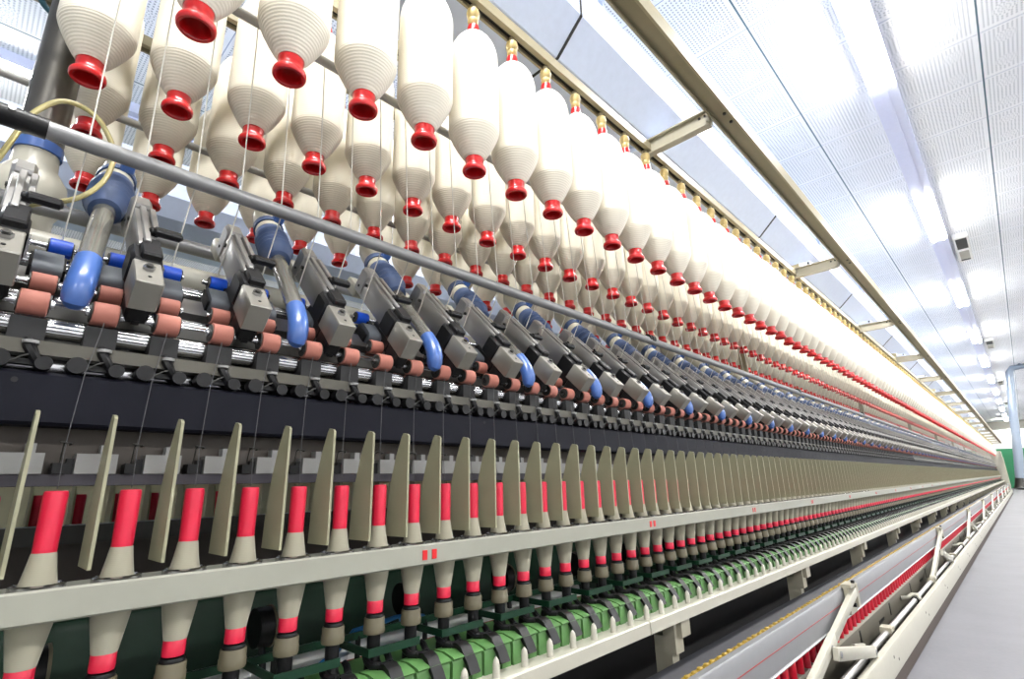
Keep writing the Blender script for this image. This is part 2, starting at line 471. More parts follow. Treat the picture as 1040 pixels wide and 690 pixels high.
def lever():
    m = MB()
    m.obox(ap(0.168, 0.0125, 0.013), A, Yv, Nn, 0.052, 0.0045, 0.0040, M_ALU, 0.0012)
    m.obox(ap(0.120, 0.0165, 0.028), A, Yv, Nn, 0.0085, 0.0205, 0.0065, M_BLACK, 0.0035)
    m.obox(ap(0.122, 0.0135, 0.010), A, Yv, Nn, 0.007, 0.007, 0.006, M_BLACK, 0.002)
    return m
def roller(c, r, h, m_, y):
    m = MB(); c = Vector(c); y += 0.0025+(-0.886-c.x)*0.158
    m.rev(c+Yv*(y-h), c+Yv*(y+h), [(0,r*0.90),(0.03,r),(0.97,r),(1,r*0.90)], m_, n=22)
    for s_ in (-1, 1):
        m.cyl(c+Yv*(y+s_*h), c+Yv*(y+s_*(h+0.0016)), r*0.86, M_DARKSTEEL, n=18)
        m.cyl(c+Yv*(y+s_*(h+0.0016)), c+Yv*(y+s_*(h+0.006)), r*0.34, M_STEEL, n=12)
    return m
FRONT, SECOND, APR, BACK = (-0.886,0,1.247), (-0.929,0,1.2885), (-0.951,0,1.3225), (-1.017,0,1.377)
def axle():
    m = MB()
    for c in (FRONT, SECOND, BACK):
        m.cyl(Vector(c)-Yv*0.040, Vector(c)+Yv*0.048, 0.0042, M_STEEL, n=10)
    m.obox((Vector(FRONT)+Vector(BACK))/2, A, Yv, Nn, 0.10, 0.005, 0.003, M_BLACK)
    return m
def cradle(y):
    """grey apron running round a cradle, leaning with the drafting line"""
    m = MB(); c = Vector(APR)+Yv*(y+0.010)
    L, r, h = 0.016, 0.0135, 0.0165
    vs = []; n = 0
    pr = []
    for i in range(9): t = -PI/2+PI*i/8; pr.append((L+r*math.cos(t), r*math.sin(t)))
    for i in range(9): t = PI/2+PI*i/8; pr.append((-L+r*math.cos(t), r*math.sin(t)))
    n = len(pr)
    for yy in (-h, h):
        for a, b in pr: vs.append(c+A*a+Nn*b+Yv*yy)
    m.poly(vs, [(i, (i+1) % n, n+(i+1) % n, n+i) for i in range(n)], M_APRON, True)
    m.poly(vs[:n], [tuple(range(n))[::-1]], M_APRON); m.poly(vs[n:], [tuple(range(n))], M_APRON)
    for s_ in (-1, 1): m.obox(c+Yv*(s_*(h+0.002))+A*0.004-Nn*0.003, A, Yv, Nn, 0.022, 0.0018, 0.009, M_BLACK)
    return m
subs = [('arm_saddle', arm_saddle().mesh('arm_saddle')), ('nose_block', nose_block().mesh('nose_block')), ('release_lever', lever().mesh('release_lever')),
        ('roller_axle', axle().mesh('roller_axle'))]
for s_ in (-1, 1):
    y = s_*P/2
    subs += [('front_roller', roller(FRONT, 0.0165, 0.0150, M_SALMON, y).mesh('front_roller')), ('middle_roller', roller(SECOND, 0.0142, 0.0140, M_SALMON, y).mesh('middle_roller')),
             ('apron_cradle', cradle(y).mesh('apron_cradle')), ('back_roller', roller(BACK, 0.0140, 0.0140, M_BLUE, y).mesh('back_roller'))]
arm_me = arm_body().mesh('pressure_arm')
def arm_low():
    m = MB(); m.add(arm_body())
    m.obox(ap(0.062, -0.022), A, Yv, Nn, 0.030, 0.0205, 0.027, M_BLACK)
    m.obox(ap(0.004, -0.024), A, Yv, Nn, 0.034, 0.0178, 0.0235, M_NOSE)
    m.obox(ap(0.120, 0.0165, 0.026), A, Yv, Nn, 0.009, 0.023, 0.008, M_BLACK)
    for s_ in (-1, 1):
        y = s_*P/2
        for c, r, mm in ((FRONT,0.0165,M_SALMON),(SECOND,0.0142,M_SALMON),(BACK,0.0125,M_BLUE)):
            m.cyl(Vector(c)+Yv*(y-0.0195), Vector(c)+Yv*(y+0.0195), r, mm, n=10)
        m.obox(Vector(APR)+Yv*y, A, Yv, Nn, 0.03, 0.019, 0.0135, M_APRON)
    return m
ARMY = [-0.009+0.15*k for k in range(0, 212)]
for k, y in enumerate(ARMY[:100]):
    a = link('pressure_arm', arm_me, FR, (0, y, 0))
    use = subs if k < 45 else [q for q in subs if q[0] in ('arm_saddle', 'nose_block', 'release_lever', 'front_roller', 'back_roller')]
    for nm, me in use:
        link(nm, me, a)
rest = MB(); low = arm_low()
for y in ARMY[100:]: rest.add(low, (0, y, 0))
stuff(build('pressure_arm_far', rest, FR)).name = 'pressure_arm_run'

# --- suction flutes and hooks below the front rollers
sf = MB()
sf.box(-0.905, -0.878, -0.018, 0.018, 1.196, 1.226, M_BLACKM)
sf.lathe([(0.0085,0),(0.0085,0.004),(0.0055,0.004),(0.0055,0)], M_LAPP, n=12, c=(-0.872,0.006,1.190))
hk = MB()
hk.tube([(-0.880,0.002,1.196),(-0.872,0.006,1.186),(-0.870,0.012,1.174),(-0.876,0.020,1.164),(-0.884,0.024,1.158)], [0.006,0.007,0.006,0.005,0.004], M_BLACK, n=8)
hk.cyl((-0.866,-0.020,1.168),(-0.885,-0.020,1.168),0.011,M_BLACK,n=14).cyl((-0.864,0.022,1.166),(-0.885,0.022,1.166),0.009,M_BLACK,n=14)
hk.box(-0.886,-0.874,-0.018,0.020,1.164,1.171,M_BLACK)
hk.tube([(-0.868,-0.010,1.164),(-0.866,0.0,1.172),(-0.868,0.010,1.177)],0.0012,M_DARKSTEEL,n=6)
fy = [0.031+P*i for i in range(-1, NS)]
repeat('suction_flute', sf.mesh('suction_flute'), fy, FR, MB().box(-0.905,-0.876,-0.020,0.020,1.196,1.226,M_DARKSTEEL))
repeat('yarn_stop_hook', hk.mesh('yarn_stop_hook'), fy, FR, MB().box(-0.886,-0.866,-0.028,0.028,1.160,1.178,M_BLACK))

# --- pneumatic suction tubes: clear pipe, blue elbow, blue bellows, clamp
def st_parts():
    e = [(-0.872,0.07,1.2480),(-0.867,0.0705,1.2530),(-0.864,0.071,1.2610),(-0.865,0.072,1.2720),(-0.871,0.074,1.2860),(-0.882,0.076,1.3030),(-0.902,0.079,1.3260)]
    elbow = MB().tube(e, [0.010,0.0155,0.0168,0.0172,0.0172,0.0168,0.0165], M_ELBOW, n=18)
    pa, pb = Vector((-0.902,0.079,1.3260)), Vector((-1.085,0.103,1.500))
    pipe = MB().cyl(pa, pb, 0.0150, M_CLEAR, r1=0.0165, n=20)
    ba, bb = Vector((-1.06,0.100,1.477)), Vector((-1.172,0.117,1.585))
    prof = [(0,0.017),(0.02,0.024),(0.18,0.030)]
    for q in range(4):
        t = 0.24+q*0.13
        prof += [(t,0.0325),(t+0.045,0.036),(t+0.09,0.0325)]
    prof += [(0.80,0.036),(0.86,0.033),(1.0,0.032)]
    bell = MB().rev(ba, bb, prof, M_BELLOW, n=24)
    ca, cb = Vector((-1.172,0.117,1.585)), Vector((-1.225,0.125,1.640))
    neck = MB().tube([ca, cb, Vector((-1.262,0.128,1.675)), Vector((-1.275,0.129,1.704))], [0.030,0.030,0.026,0.016], M_CREAM, n=20)
    d = (cb-ca)
    cl = MB().cyl(ca+d*0.35, ca+d*0.62, 0.0335, M_BELLOW, n=20).obox(ca+d*0.5+Vector((0.030,0.01,0.022)), (1,0,1), (0,1,0), (-1,0,1), 0.010, 0.012, 0.008, M_ELBOW, 0.002)
    return pipe, elbow, bell, neck, cl
pp = [q.mesh('suction_part') for q in st_parts()]
SUCY = [0.3*k-0.001 for k in range(0, 106)]
for y in SUCY[:40]:
    t = link('suction_tube', pp[0], FR, (0, y, 0))
    for nm, me in zip(('elbow', 'bellows', 'collar', 'clamp'), pp[1:]): link(nm, me, t)
def one(list_):
    m = MB()
    for q in list_: m.add(q)
    return m
sone = one(st_parts()); sme = sone.mesh('suction_tube_far')
for y in SUCY[40:100]: link('suction_tube', sme, FR, (0, y, 0))

# --- separators
def sep_mb(): return MB().ext([(-0.8225,1.097),(-0.8225,0.918),(-0.8880,0.918),(-0.8850,0.965),(-0.8760,1.015),(-0.8610,1.062),(-0.8440,1.098),(-0.8390,1.1035),(-0.8270,1.1010)], -0.0019, 0.0019, M_SEP)
SEPY = [0.0555+P*i for i in range(-1, NS)]
repeat('separator', sep_mb().mesh('separator'), SEPY, FR, sep_mb(), 'separator_run')

# --- ring rail with a round hole for every cop
def ring_cell(full=True):
    m = MB(); z0, z1 = 0.892, 0.899; x0, x1 = -0.905, -0.797; h = P/2; r = 0.0262; n = 24
    sq = []
    for i in range(n):
        a = 2*PI*i/n; c, s_ = math.cos(a), math.sin(a)
        tx = ((x1-SX) if c > 0 else (SX-x0))/max(abs(c), 1e-6); ty = h/max(abs(s_), 1e-6); t = min(tx, ty)
        sq.append((SX+c*t, s_*t))
    # add exact corners by snapping nearest points
    for cx_, cy_ in ((x0,-h),(x0,h),(x1,-h),(x1,h)):
        k = min(range(n), key=lambda q: (sq[q][0]-cx_)**2+(sq[q][1]-cy_)**2); sq[k] = (cx_, cy_)
    ci = [(SX+r*math.cos(2*PI*i/n), r*math.sin(2*PI*i/n)) for i in range(n)]
    for z, up in ((z1, True), (z0, False)):
        v = [(x, y, z) for x, y in sq]+[(x, y, z) for x, y in ci]
        f = [(i, (i+1) % n, n+(i+1) % n, n+i) if up else (n+i, n+(i+1) % n, (i+1) % n, i) for i in range(n)]
        m.poly(v, f, M_RING)
    v = [(x, y, z1) for x, y in ci]+[(x, y, z0) for x, y in ci]
    m.poly(v, [(i, (i+1) % n, n+(i+1) % n, n+i) for i in range(n)], M_RING, True)
    return m
rr = MB(); rc = ring_cell()
for i in range(-4, 140): rr.add(rc, (0, sy(i), 0))
rr.box(-0.905,-0.797, sy(139)+P/2, YE, 0.892, 0.899, M_RING)
rr.ext([(-0.797,0.906),(-0.794,0.9035),(-0.794,0.8735),(-0.797,0.871),(-0.801,0.8735),(-0.801,0.9035)], YN, YE, M_RING)
RR = build('ring_rail', rr, FR)
rg = MB().lathe([(0.0262,0),(0.0262,0.006),(0.0235,0.0075),(0.0228,0.006),(0.0228,0)], M_STEEL, n=24, c=(SX,0,0.8990), cap0=False, cap1=False)
rgm = rg.mesh('spinning_ring')
for i in range(0, 60): link('spinning_ring', rgm, RR, (0, sy(i), 0))
mk = MB().box(-0.7945,-0.7928,-0.005,0.005,0.880,0.896,M_RED).box(-0.7945,-0.7928,0.016,0.026,0.880,0.896,M_RED)
mkm = mk.mesh('red_mark')
for k in range(12): link('red_mark', mkm, RR, (0, 0.600+0.788*k, 0))

# --- spindles, green spindle rail, brakes, guards
sp = MB()
sp.lathe([(0.0136,0.7985),(0.0150,0.7965),(0.0150,0.7935),(0.0136,0.792)], M_BLACK, n=20, c=(SX,0,0))
sp.lathe([(0.0165,0.793),(0.0172,0.791),(0.0172,0.782),(0.0180,0.780),(0.0180,0.771),(0.0170,0.7685)], M_WHARVE, n=22, c=(SX,0,0))
sp.lathe([(0.0110,0.7685),(0.0106,0.738),(0.0120,0.728),(0.0140,0.724),(0.0145,0.705),(0.0145,0.69)], M_BLACK, n=18, c=(SX,0,0))
spys = [sy(i) for i in range(-1, NS)]
repeat('spindle', sp.mesh('spindle'), spys, FR, MB().lathe([(0.0172,0.793),(0.018,0.7685)], M_WHARVE, n=10, c=(SX,0,0)).lathe([(0.0110,0.7685),(0.0145,0.69)], M_BLACK, n=8, c=(SX,0,0)), 'spindle_run')
gr = MB()
gr.ext([(-0.792,0.708),(-0.792,0.664),(-0.93,0.664),(-0.93,0.712),(-0.820,0.712),(-0.804,0.712)], YN, YE, M_GREEN)
GR = build('spindle_rail', gr, FR)
# ribbed front of the casting, one segment for each spindle
def seg(n=0):
    m = MB()
    def blk(xf, y0, y1, zt):
        m.ext([(xf-0.002,zt),(xf,zt-0.005),(xf,0.650),(-0.793,0.650),(-0.793,zt)], y0, y1, M_GREEN)
    blk(-0.7800, -0.0360, -0.0130, 0.7120); blk(-0.7850, -0.0122, 0.0095, 0.7130); blk(-0.7820, 0.0103, 0.0340, 0.7120)
    m.ext([(-0.780,0.7125),(-0.7775,0.7155),(-0.782,0.7180),(-0.806,0.7230),(-0.835,0.7215),(-0.835,0.7120)], -0.0348, 0.0345, M_GREEN)
    return m
repeat('rail_segment', seg().mesh('rail_segment'), [sy(i) for i in range(-1, NS)], FR, MB().box(-0.7922,-0.780,-0.035,0.034,0.650,0.718,M_GREEN), 'rail_segment_run')
def brake():
    m = MB()
    # two prongs around the spindle foot and a bent lever hanging over the green rail
    for s_ in (-1, 1):
        m.tube([(-0.846,s_*0.0190,0.738),(-0.838,s_*0.0200,0.733),(-0.828,s_*0.0170,0.727),(-0.812,s_*0.007,0.7270)], [0.0045,0.0058,0.0062,0.0062], M_BLACK, n=8)
    pts = [(-0.822,0.7300),(-0.800,0.7325),(-0.787,0.7270),(-0.770,0.7060),(-0.7610,0.6900),(-0.7660,0.6870),(-0.775,0.7020),(-0.790,0.7200),(-0.800,0.7240),(-0.822,0.7230)]
    m.ext(pts, -0.0115, 0.0115, M_BLACK)
    m.cyl((-0.815,-0.014,0.727),(-0.815,0.014,0.727),0.0050,M_BLACK,n=10)
    return m
repeat('spindle_brake', brake().mesh('spindle_brake'), spys, FR, MB().ext([(-0.822,0.730),(-0.787,0.727),(-0.761,0.690),(-0.766,0.687),(-0.79,0.720)], -0.0115, 0.0115, M_BLACK), 'spindle_brake_run')
def guard():
    m = MB()
    m.box(-0.8215,-0.8185,-0.029,0.072,0.742,0.754,M_DGREEN)
    m.box(-0.935,-0.8215,-0.029,-0.026,0.742,0.754,M_DGREEN)
    m.box(-0.935,-0.93,-0.029,0.125,0.742,0.754,M_DGREEN)
    m.cyl((-0.934,0.02,0.624),(-0.934,0.02,0.748),0.005,M_BLACK,n=8)
    return m
gys = [sy(2*k) for k in range(0, NS//2)]
repeat('spindle_guard', guard().mesh('spindle_guard'), gys, FR, MB().box(-0.8215,-0.8185,-0.029,0.072,0.742,0.754,M_DGREEN), 'spindle_guard_run')
# cream bottom rail with finger pegs
mb = MB().ext([(-0.735,0.672),(-0.738,0.675),(-0.785,0.672),(-0.785,0.662),(-0.742,0.662),(-0.742,0.646),(-0.735,0.646)], YN, 1.236, M_CREAM2)
mb.ext([(-0.7345,0.672),(-0.7375,0.675),(-0.785,0.672),(-0.785,0.662),(-0.7415,0.662),(-0.7415,0.646),(-0.7345,0.646)], 1.24, YE, M_CREAM2)
BR = build('base_rail', mb, FR)
pg = MB().lathe([(0.0072,0.672),(0.0074,0.676),(0.0068,0.679),(0.0066,0.694),(0.0052,0.701),(0.0012,0.7065)], M_CREAM2, n=12, c=(-0.755,0,0))
PEGY = [0.733+P*i for i in range(-9, NS-9)]
repeat('finger_peg', pg.mesh('finger_peg'), PEGY, FR, MB().lathe([(0.0070,0.672),(0.0066,0.694),(0.0012,0.7065)], M_CREAM2, n=6, c=(-0.755,0,0)), 'finger_peg_run')
# brackets and legs under the base rail
lg = MB().box(-0.80,-0.765,-0.022,0.022,0.56,0.662,M_CREAM).box(-0.765,-0.75,-0.010,0.040,0.60,0.646,M_CREAM).box(-0.83,-0.78,-0.018,0.018,FZ,0.60,M_CREAM)
lgm = lg.mesh('rail_bracket')
for k in range(28): link('rail_bracket', lgm, FR, (0, 0.30+1.13*k, 0))
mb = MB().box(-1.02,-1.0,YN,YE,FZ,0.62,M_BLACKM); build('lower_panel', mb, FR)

# --- centre of the frame: drive beam, belts, seen between the cops
mb = MB().ext([(-1.12,0.80),(-1.13,0.815),(-1.37,0.815),(-1.38,0.80),(-1.38,0.62),(-1.12,0.62)], YN, YE, M_DGREEN); build('drive_beam', mb, FR)
mb = MB().ext([(-1.22,0.955),(-1.22,0.925),(-1.28,0.925),(-1.28,0.955)], YN, YE, M_DARKSTEEL); build('tie_bar', mb, FR)
mb = MB().box(-1.30,-1.24,YN,YE,0.815,0.845,M_BLACKM).box(-1.30,-1.29,YN,YE,0.845,0.93,M_BROWN); build('core_panel', mb, FR)
pl = MB().cyl((-1.02,-0.012,0.775),(-1.02,0.012,0.775),0.032,M_BLACK,n=20).cyl((-1.02,0.012,0.775),(-1.02,0.016,0.775),0.034,M_WHARVE,n=20).tube([(-0.99,0,0.64),(-1.0,0,0.72),(-1.02,0,0.775)],0.006,M_BLACK,n=8)
plm = pl.mesh('tension_pulley')
for k in range(24): link('tension_pulley', plm, FR, (0, sy(4*k)+0.03, 0))
mb = MB().ext([(-0.945,0.700),(-0.945,0.704),(-1.08,0.716),(-1.08,0.712)], 0.25, 1.35, M_WHITE); tp = build('tape_cover', mb, FR)
mb = MB().ext([(-0.95,0.7045),(-0.95,0.7050),(-0.956,0.7056),(-0.956,0.7051)], 0.25, 1.35, M_REDLINE); build('red_edge', mb, tp)
mb = MB()
for q in range(3): mb.tube([(-0.96-0.012*q,0.50+0.02*q,0.708),(-1.00-0.01*q,0.60,0.735),(-1.01,0.70,0.745),(-1.06,0.80-0.03*q,0.722)],0.004,M_CABLE,n=8)
build('blue_cable', mb, FR)
# opposite side of the frame
OX = 2*CX
mb = MB().ext([(OX+0.870,1.156),(OX+0.90,1.156),(OX+0.90,1.089),(OX+0.870,1.089)], YN, YE, M_NAVY); build('rear_panel', mb, FR)
mb = MB().ext([(OX+0.792,0.733),(OX+0.93,0.733),(OX+0.93,0.62),(OX+0.792,0.62)], YN, YE, M_GREEN); build('rear_spindle_rail', mb, FR)
mb = MB().ext([(OX+0.794,0.9035),(OX+0.801,0.9035),(OX+0.801,0.8655),(OX+0.794,0.8655)], YN, YE, M_RING); build('rear_ring_rail', mb, FR)
mb = MB().ext([(OX+0.735,0.675),(OX+0.785,0.672),(OX+0.785,0.655),(OX+0.735,0.646)], YN, YE, M_CREAM2); build('rear_base_rail', mb, FR)
mb = MB().ext([(OX+1.095,1.385),(OX+1.145,1.385),(OX+1.145,1.445),(OX+1.095,1.445)], YN, YE, M_CREAM2); build('rear_arm_beam', mb, FR)
def mirror(mb_):
    m = MB(); m.mats = list(mb_.mats); m.m = list(mb_.m); m.sm = list(mb_.sm)
    m.v = [(2*CX-x, y, z) for x, y, z in mb_.v]; m.f = [f[::-1] for f in mb_.f]
    return m
for nm, src, ys in (('rear_separator', sep_mb(), [0.056+P*i for i in range(0, 24)]), ('rear_spindle', sp, [sy(i) for i in range(0, 24)]),):
    me = mirror(src).mesh(nm)
    for y in ys: link(nm, me, FR, (0, y, 0))
# head stock: cream end casing of the frame far away
mb = MB().box(-1.75,-0.62,YE,YE+1.6,FZ,1.95,M_CREAM2).box(-0.62,-0.60,YE+0.2,YE+1.3,0.4,1.7,M_CREAM); build('end_casing', mb, FR)

# ================================================================== roving creel above the frame
CR = empty('roving_creel', (0,0,0))
tag(CR, 'overhead roving creel with tan hanger rails and grey guide bars over the frame', 'creel')
ROWS = [(-0.813, 1.736, 0.142, 110), (-1.132, 1.778, 0.039, 100), (-1.390, 1.797, 0.069, 50), (-1.682, 1.810, 0.101, 40)]
HB = 0.523
for X, zb, y0, n in ROWS:
    zt = zb+HB-0.008; m = MB()
    m.ext([(X-0.019,zt),(X-0.012,zt),(X-0.012,zt+0.004),(X-0.019,zt+0.004)], YN+0.5, YE, M_TAN)
    m.ext([(X+0.004,zt),(X+0.020,zt),(X+0.020,zt+0.034),(X-0.019,zt+0.034),(X-0.019,zt+0.004),(X-0.012,zt+0.006),(X-0.012,zt+0.028),(X+0.004,zt+0.028)], YN+0.5, YE, M_TAN)
    m.ext([(X-0.012,zt+0.012),(X+0.004,zt+0.012),(X+0.004,zt+0.016),(X-0.012,zt+0.016)], YN+0.5, YE, M_BLACKM)
    build('hanger_rail', m, CR)
for X, Z in ((-0.97,1.955),(-1.535,1.967)):
    build('creel_guide_bar', MB().cyl((X,YN+0.5,Z),(X,YE,Z),0.0105,M_CBAR,n=14), CR)
HANG = MB().lathe([(0.0075,0.418),(0.0095,0.428),(0.0095,0.446),(0.0130,0.451),(0.0150,0.458),(0.0130,0.466),(0.0160,0.471),(0.0178,0.483),(0.0160,0.494),(0.0090,0.500)], M_YBULB, n=18)
HANG.lathe([(0.0085,0.500),(0.0085,0.513),(0.0045,0.516)], M_OLIVE, n=10)
# lower stem of the holder is white
HS = MB().lathe([(0.0060,0.400),(0.0095,0.420),(0.0095,0.447),(0.0060,0.449)], M_WHITE, n=14)
HANG2 = MB().add(HANG); HANG2.add(HS)
hm = HANG2.mesh('bobbin_holder')
X, zb, y0, n = ROWS[0]
for k in range(100): link('bobbin_holder', hm, CR, (X, y0+0.15*k, zb))
hl = MB().lathe([(0.0095,0.420),(0.0160,0.458),(0.0178,0.483),(0.0085,0.515)], M_YBULB, n=8)
m = MB()
for k in range(100, 211): m.add(hl, (X, y0+0.15*k, zb))
stuff(build('bobbin_holder_run', m, CR))
# posts of the creel
for y in [3.66+3.7*k for k in range(8)]:
    build('creel_post', MB().box(-1.275,-1.235,y-0.02,y+0.02,1.66,2.42,M_TAN).box(-1.70,-0.80,y-0.015,y+0.015,2.34,2.38,M_TAN), CR)
pm = MB().cyl((-1.25,0.0,1.66),(-1.25,0.0,2.75),0.036,M_POLE,n=28); build('end_post', pm, CR)
pm = MB().cyl((-1.25,0.0,1.640),(-1.25,0.0,1.660),0.038,M_ELBOW,n=24); build('post_ring', pm, CR)
pm = MB().lathe([(0.034,1.640),(0.036,1.61),(0.055,1.58),(0.060,1.54),(0.045,1.51),(0.045,1.43)], M_CREAM2, n=24, c=(-1.25,0,0)); build('post_foot', pm, CR)

# roving bobbins
def pack_prof():
    return [(0.0240,0.0375),(0.0330,0.050),(0.0440,0.069),(0.0545,0.090),(0.0600,0.103),(0.0618,0.108),(0.0628,0.1125),(0.0630,0.118),(0.0630,0.330),(0.0622,0.342),(0.0600,0.355),(0.0550,0.371),(0.0470,0.387),(0.0360,0.402),(0.0240,0.414),(0.0168,0.4205)]
def pack_mb(n): return MB().lathe(pack_prof(), M_ROVING, n=n)
def tube_mb(n):
    return MB().lathe([(0.0110,0.250),(0.0140,0.100),(0.0170,0.050),(0.0190,0.020),(0.0205,0.004),(0.0225,0.0005),(0.0270,0.0),(0.0290,0.003),(0.0292,0.008),(0.0280,0.0120),(0.0240,0.0160),(0.0222,0.0190),(0.0220,0.026),(0.0226,0.038),(0.0200,0.045),(0.0160,0.060),(0.0160,0.41),(0.0165,0.4200),(0.0160,0.440),(0.0150,0.444),(0.0110,0.444),(0.0105,0.436)], M_RED, n=n)
pkm = [pack_mb(40).mesh('roving_package', 17), pack_mb(22).mesh('roving_package', 17), pack_mb(14).mesh('roving_package', 17)]
tbm = [tube_mb(30).mesh('bobbin_tube'), tube_mb(18).mesh('bobbin_tube'), tube_mb(12).mesh('bobbin_tube')]
rowname = ['front hanging row', 'second hanging row', 'third hanging row', 'rearmost hanging row']
NLAB = [34, 24, 8, 5]
for r, (X, zb, y0, n) in enumerate(ROWS):
    for k in range(n):
        dz = {(0,0): -0.017, (0,1): -0.009, (1,0): -0.010}.get((r, k), 0.0)
        lv = 0 if k < 14 else (1 if k < 45 else 2)
        ti = random.uniform(-0.010, 0.010); tj = random.uniform(-0.010, 0.010)
        e = empty('roving_bobbin', (X+random.uniform(-0.002,0.002), y0+0.15*k+random.uniform(-0.002,0.002), zb+random.uniform(-0.003,0.003)*(k > 0)+dz))
        e.rotation_euler = (0, 0, random.uniform(0, 6))
        link('roving_package', pkm[lv], e); link('bobbin_tube', tbm[lv], e)
        if k < NLAB[r]: lab = 'cream roving bobbin on red tube, %s from the left in the %s' % (ordn(k+1), rowname[r])
        else: lab = 'small distant cream roving bobbin on red tube, far down the %s' % rowname[r]
        tag(e, lab, 'bobbin', 'roving bobbins in the '+rowname[r])
m = MB(); pl_ = MB().lathe([(0.0245,0.0375),(0.0440,0.069),(0.0625,0.112),(0.0630,0.334),(0.0470,0.387),(0.0168,0.4205)], M_ROVING, n=10).lathe([(0.0285,0.0),(0.0288,0.010),(0.0215,0.018),(0.0245,0.0375)], M_RED, n=8).lathe([(0.0165,0.42),(0.0150,0.444)], M_RED, n=6)
for X, zb, y0, n in ROWS:
    for k in range(n, 211 if n > 60 else 120): m.add(pl_, (X, y0+0.15*k, zb))
tag(build('roving_bobbins_far', m), 'remaining distant roving bobbins merging toward the far end of the creel', 'bobbins', kind='stuff').name = 'roving_bobbin_run'

# roving strands
def strand(front):
    if front: pts = [(-0.985,0,1.962),(-0.9823,0,1.957),(-0.9795,0.0,1.945),(-0.9475,0,1.527),(-0.9470,0,1.518),(-1.024,0,1.392),(-1.030,0,1.380)]
    else: pts = [(-0.985,0,1.962),(-0.9835,0,1.955),(-0.9810,0,1.945),(-0.9478,0,1.527),(-0.9470,0,1.518),(-1.024,0,1.392),(-1.030,0,1.380)]
    return MB().tube(pts, 0.00125, M_STRAND, n=5)
sm_ = [strand(True).mesh('roving_strand'), strand(False).mesh('roving_strand')]
for i in range(0, 110):
    fr = i % 2 == 1
    o = link('roving_strand', sm_[0 if fr else 1], None, (0, 0.052+P*i+0.0, 0))
    if i < 24: lab = 'thin white roving strand entering the %s blue back roller from the left' % ordn(i+1)
    else: lab = 'thin white roving strand in the distant run above the drafting rollers'
    tag(o, lab, 'yarn strand', 'roving strands running down to the drafting rollers')
m = MB()
sl = [MB().tube([(-0.9823,0,1.957),(-0.9475,0,1.522),(-1.030,0,1.380)], 0.0013, M_STRAND, n=3, cap=False), MB().tube([(-0.9835,0,1.957),(-0.9475,0,1.522),(-1.030,0,1.380)], 0.0013, M_STRAND, n=3, cap=False)]
for i in range(110, NS): m.add(sl[(i+1) % 2], (0, 0.052+P*i, 0))
tag(build('roving_strand_run', m), 'remaining far roving strands blending into a pale curtain down the creel', 'yarn strands', kind='stuff')
# yarn ends from the front rollers to the guides
ym = MB().tube([(-0.8745,0.031,1.232),(-0.8645,0.020,1.155),(-0.856,0.0146,1.069),(-0.8515,0.0146,1.012)], 0.00055, M_YARN, n=5).mesh('yarn_end')
for i in range(0, 70):
    o = link('yarn_end', ym, None, (0, P*(i+1), 0))
    if i < 20: lab = 'faint grey yarn running down the navy panel to the %s cop from the left' % ordn(i+1)
    else: lab = 'faint grey yarn running down the navy panel in its distant stretch'
    tag(o, lab, 'yarn', 'yarn ends on the navy panel')

# ================================================================== cops on the spindles
def cop_yarn(n): return MB().lathe([(0.0136,0.8195),(0.0150,0.828),(0.0185,0.848),(0.0212,0.864),(0.0217,0.874),(0.0208,0.888),(0.0180,0.905),(0.0148,0.922),(0.0120,0.940)], M_COPYARN, n=n, c=(0,0,-0.80))
def cop_tube(n):
    return MB().lathe([(0.0130,0.8005),(0.0134,0.803),(0.0133,0.8195),(0.0110,0.823),(0.0110,0.936),(0.0117,0.939),(0.0117,0.946),(0.0121,0.985),(0.0122,1.004),(0.0117,1.0085),(0.0105,1.0095),(0.0085,1.0085),(0.0080,1.000)], M_PINK, n=n, c=(0,0,-0.80))
cy = [cop_yarn(32).mesh('cop_yarn'), cop_yarn(18).mesh('cop_yarn')]
ct = [cop_tube(28).mesh('cop_tube'), cop_tube(16).mesh('cop_tube')]
far = MB().lathe([(0.0133,0.0005),(0.0133,0.0195)], M_PINK, n=10).lathe([(0.0136,0.0195),(0.0185,0.048),(0.0217,0.074),(0.0180,0.105),(0.0120,0.14)], M_COPYARN, n=10).lathe([(0.0118,0.14),(0.0121,0.205),(0.0105,0.2095)], M_PINK, n=10)
farm = far.mesh('yarn_cop')
NC = 285
for i in range(NC):
    loc = (SX, sy(i), 0.80)
    if i < 70:
        e = empty('yarn_cop', loc); lv = 0 if i < 25 else 1
        link('cop_yarn', cy[lv], e); link('cop_tube', ct[lv], e)
    else: e = link('yarn_cop', farm, None, loc)
    if i < 40: lab = 'cream yarn cop on pinkish red tube, %s from the left on the spindle rail' % ordn(i+1)
    else: lab = 'tiny distant yarn cop on the receding far stretch of the spindle rail'
    tag(e, lab, 'yarn cop', 'yarn cops on the front spindles')
m = MB()
for i in range(NC, NS): m.add(far, (SX, sy(i), 0.80))
tag(build('yarn_cop_run', m), 'remaining farthest yarn cops blending into a line at the rail end', 'yarn cops', kind='stuff')
for i in range(0, 15):
    o = link('yarn_cop', farm, None, (OX-SX, sy(i)-0.02, 0.80))
    tag(o, 'yarn cop standing on the opposite side of the frame, glimpsed between the front cops', 'yarn cop', 'yarn cops on the rear spindles')

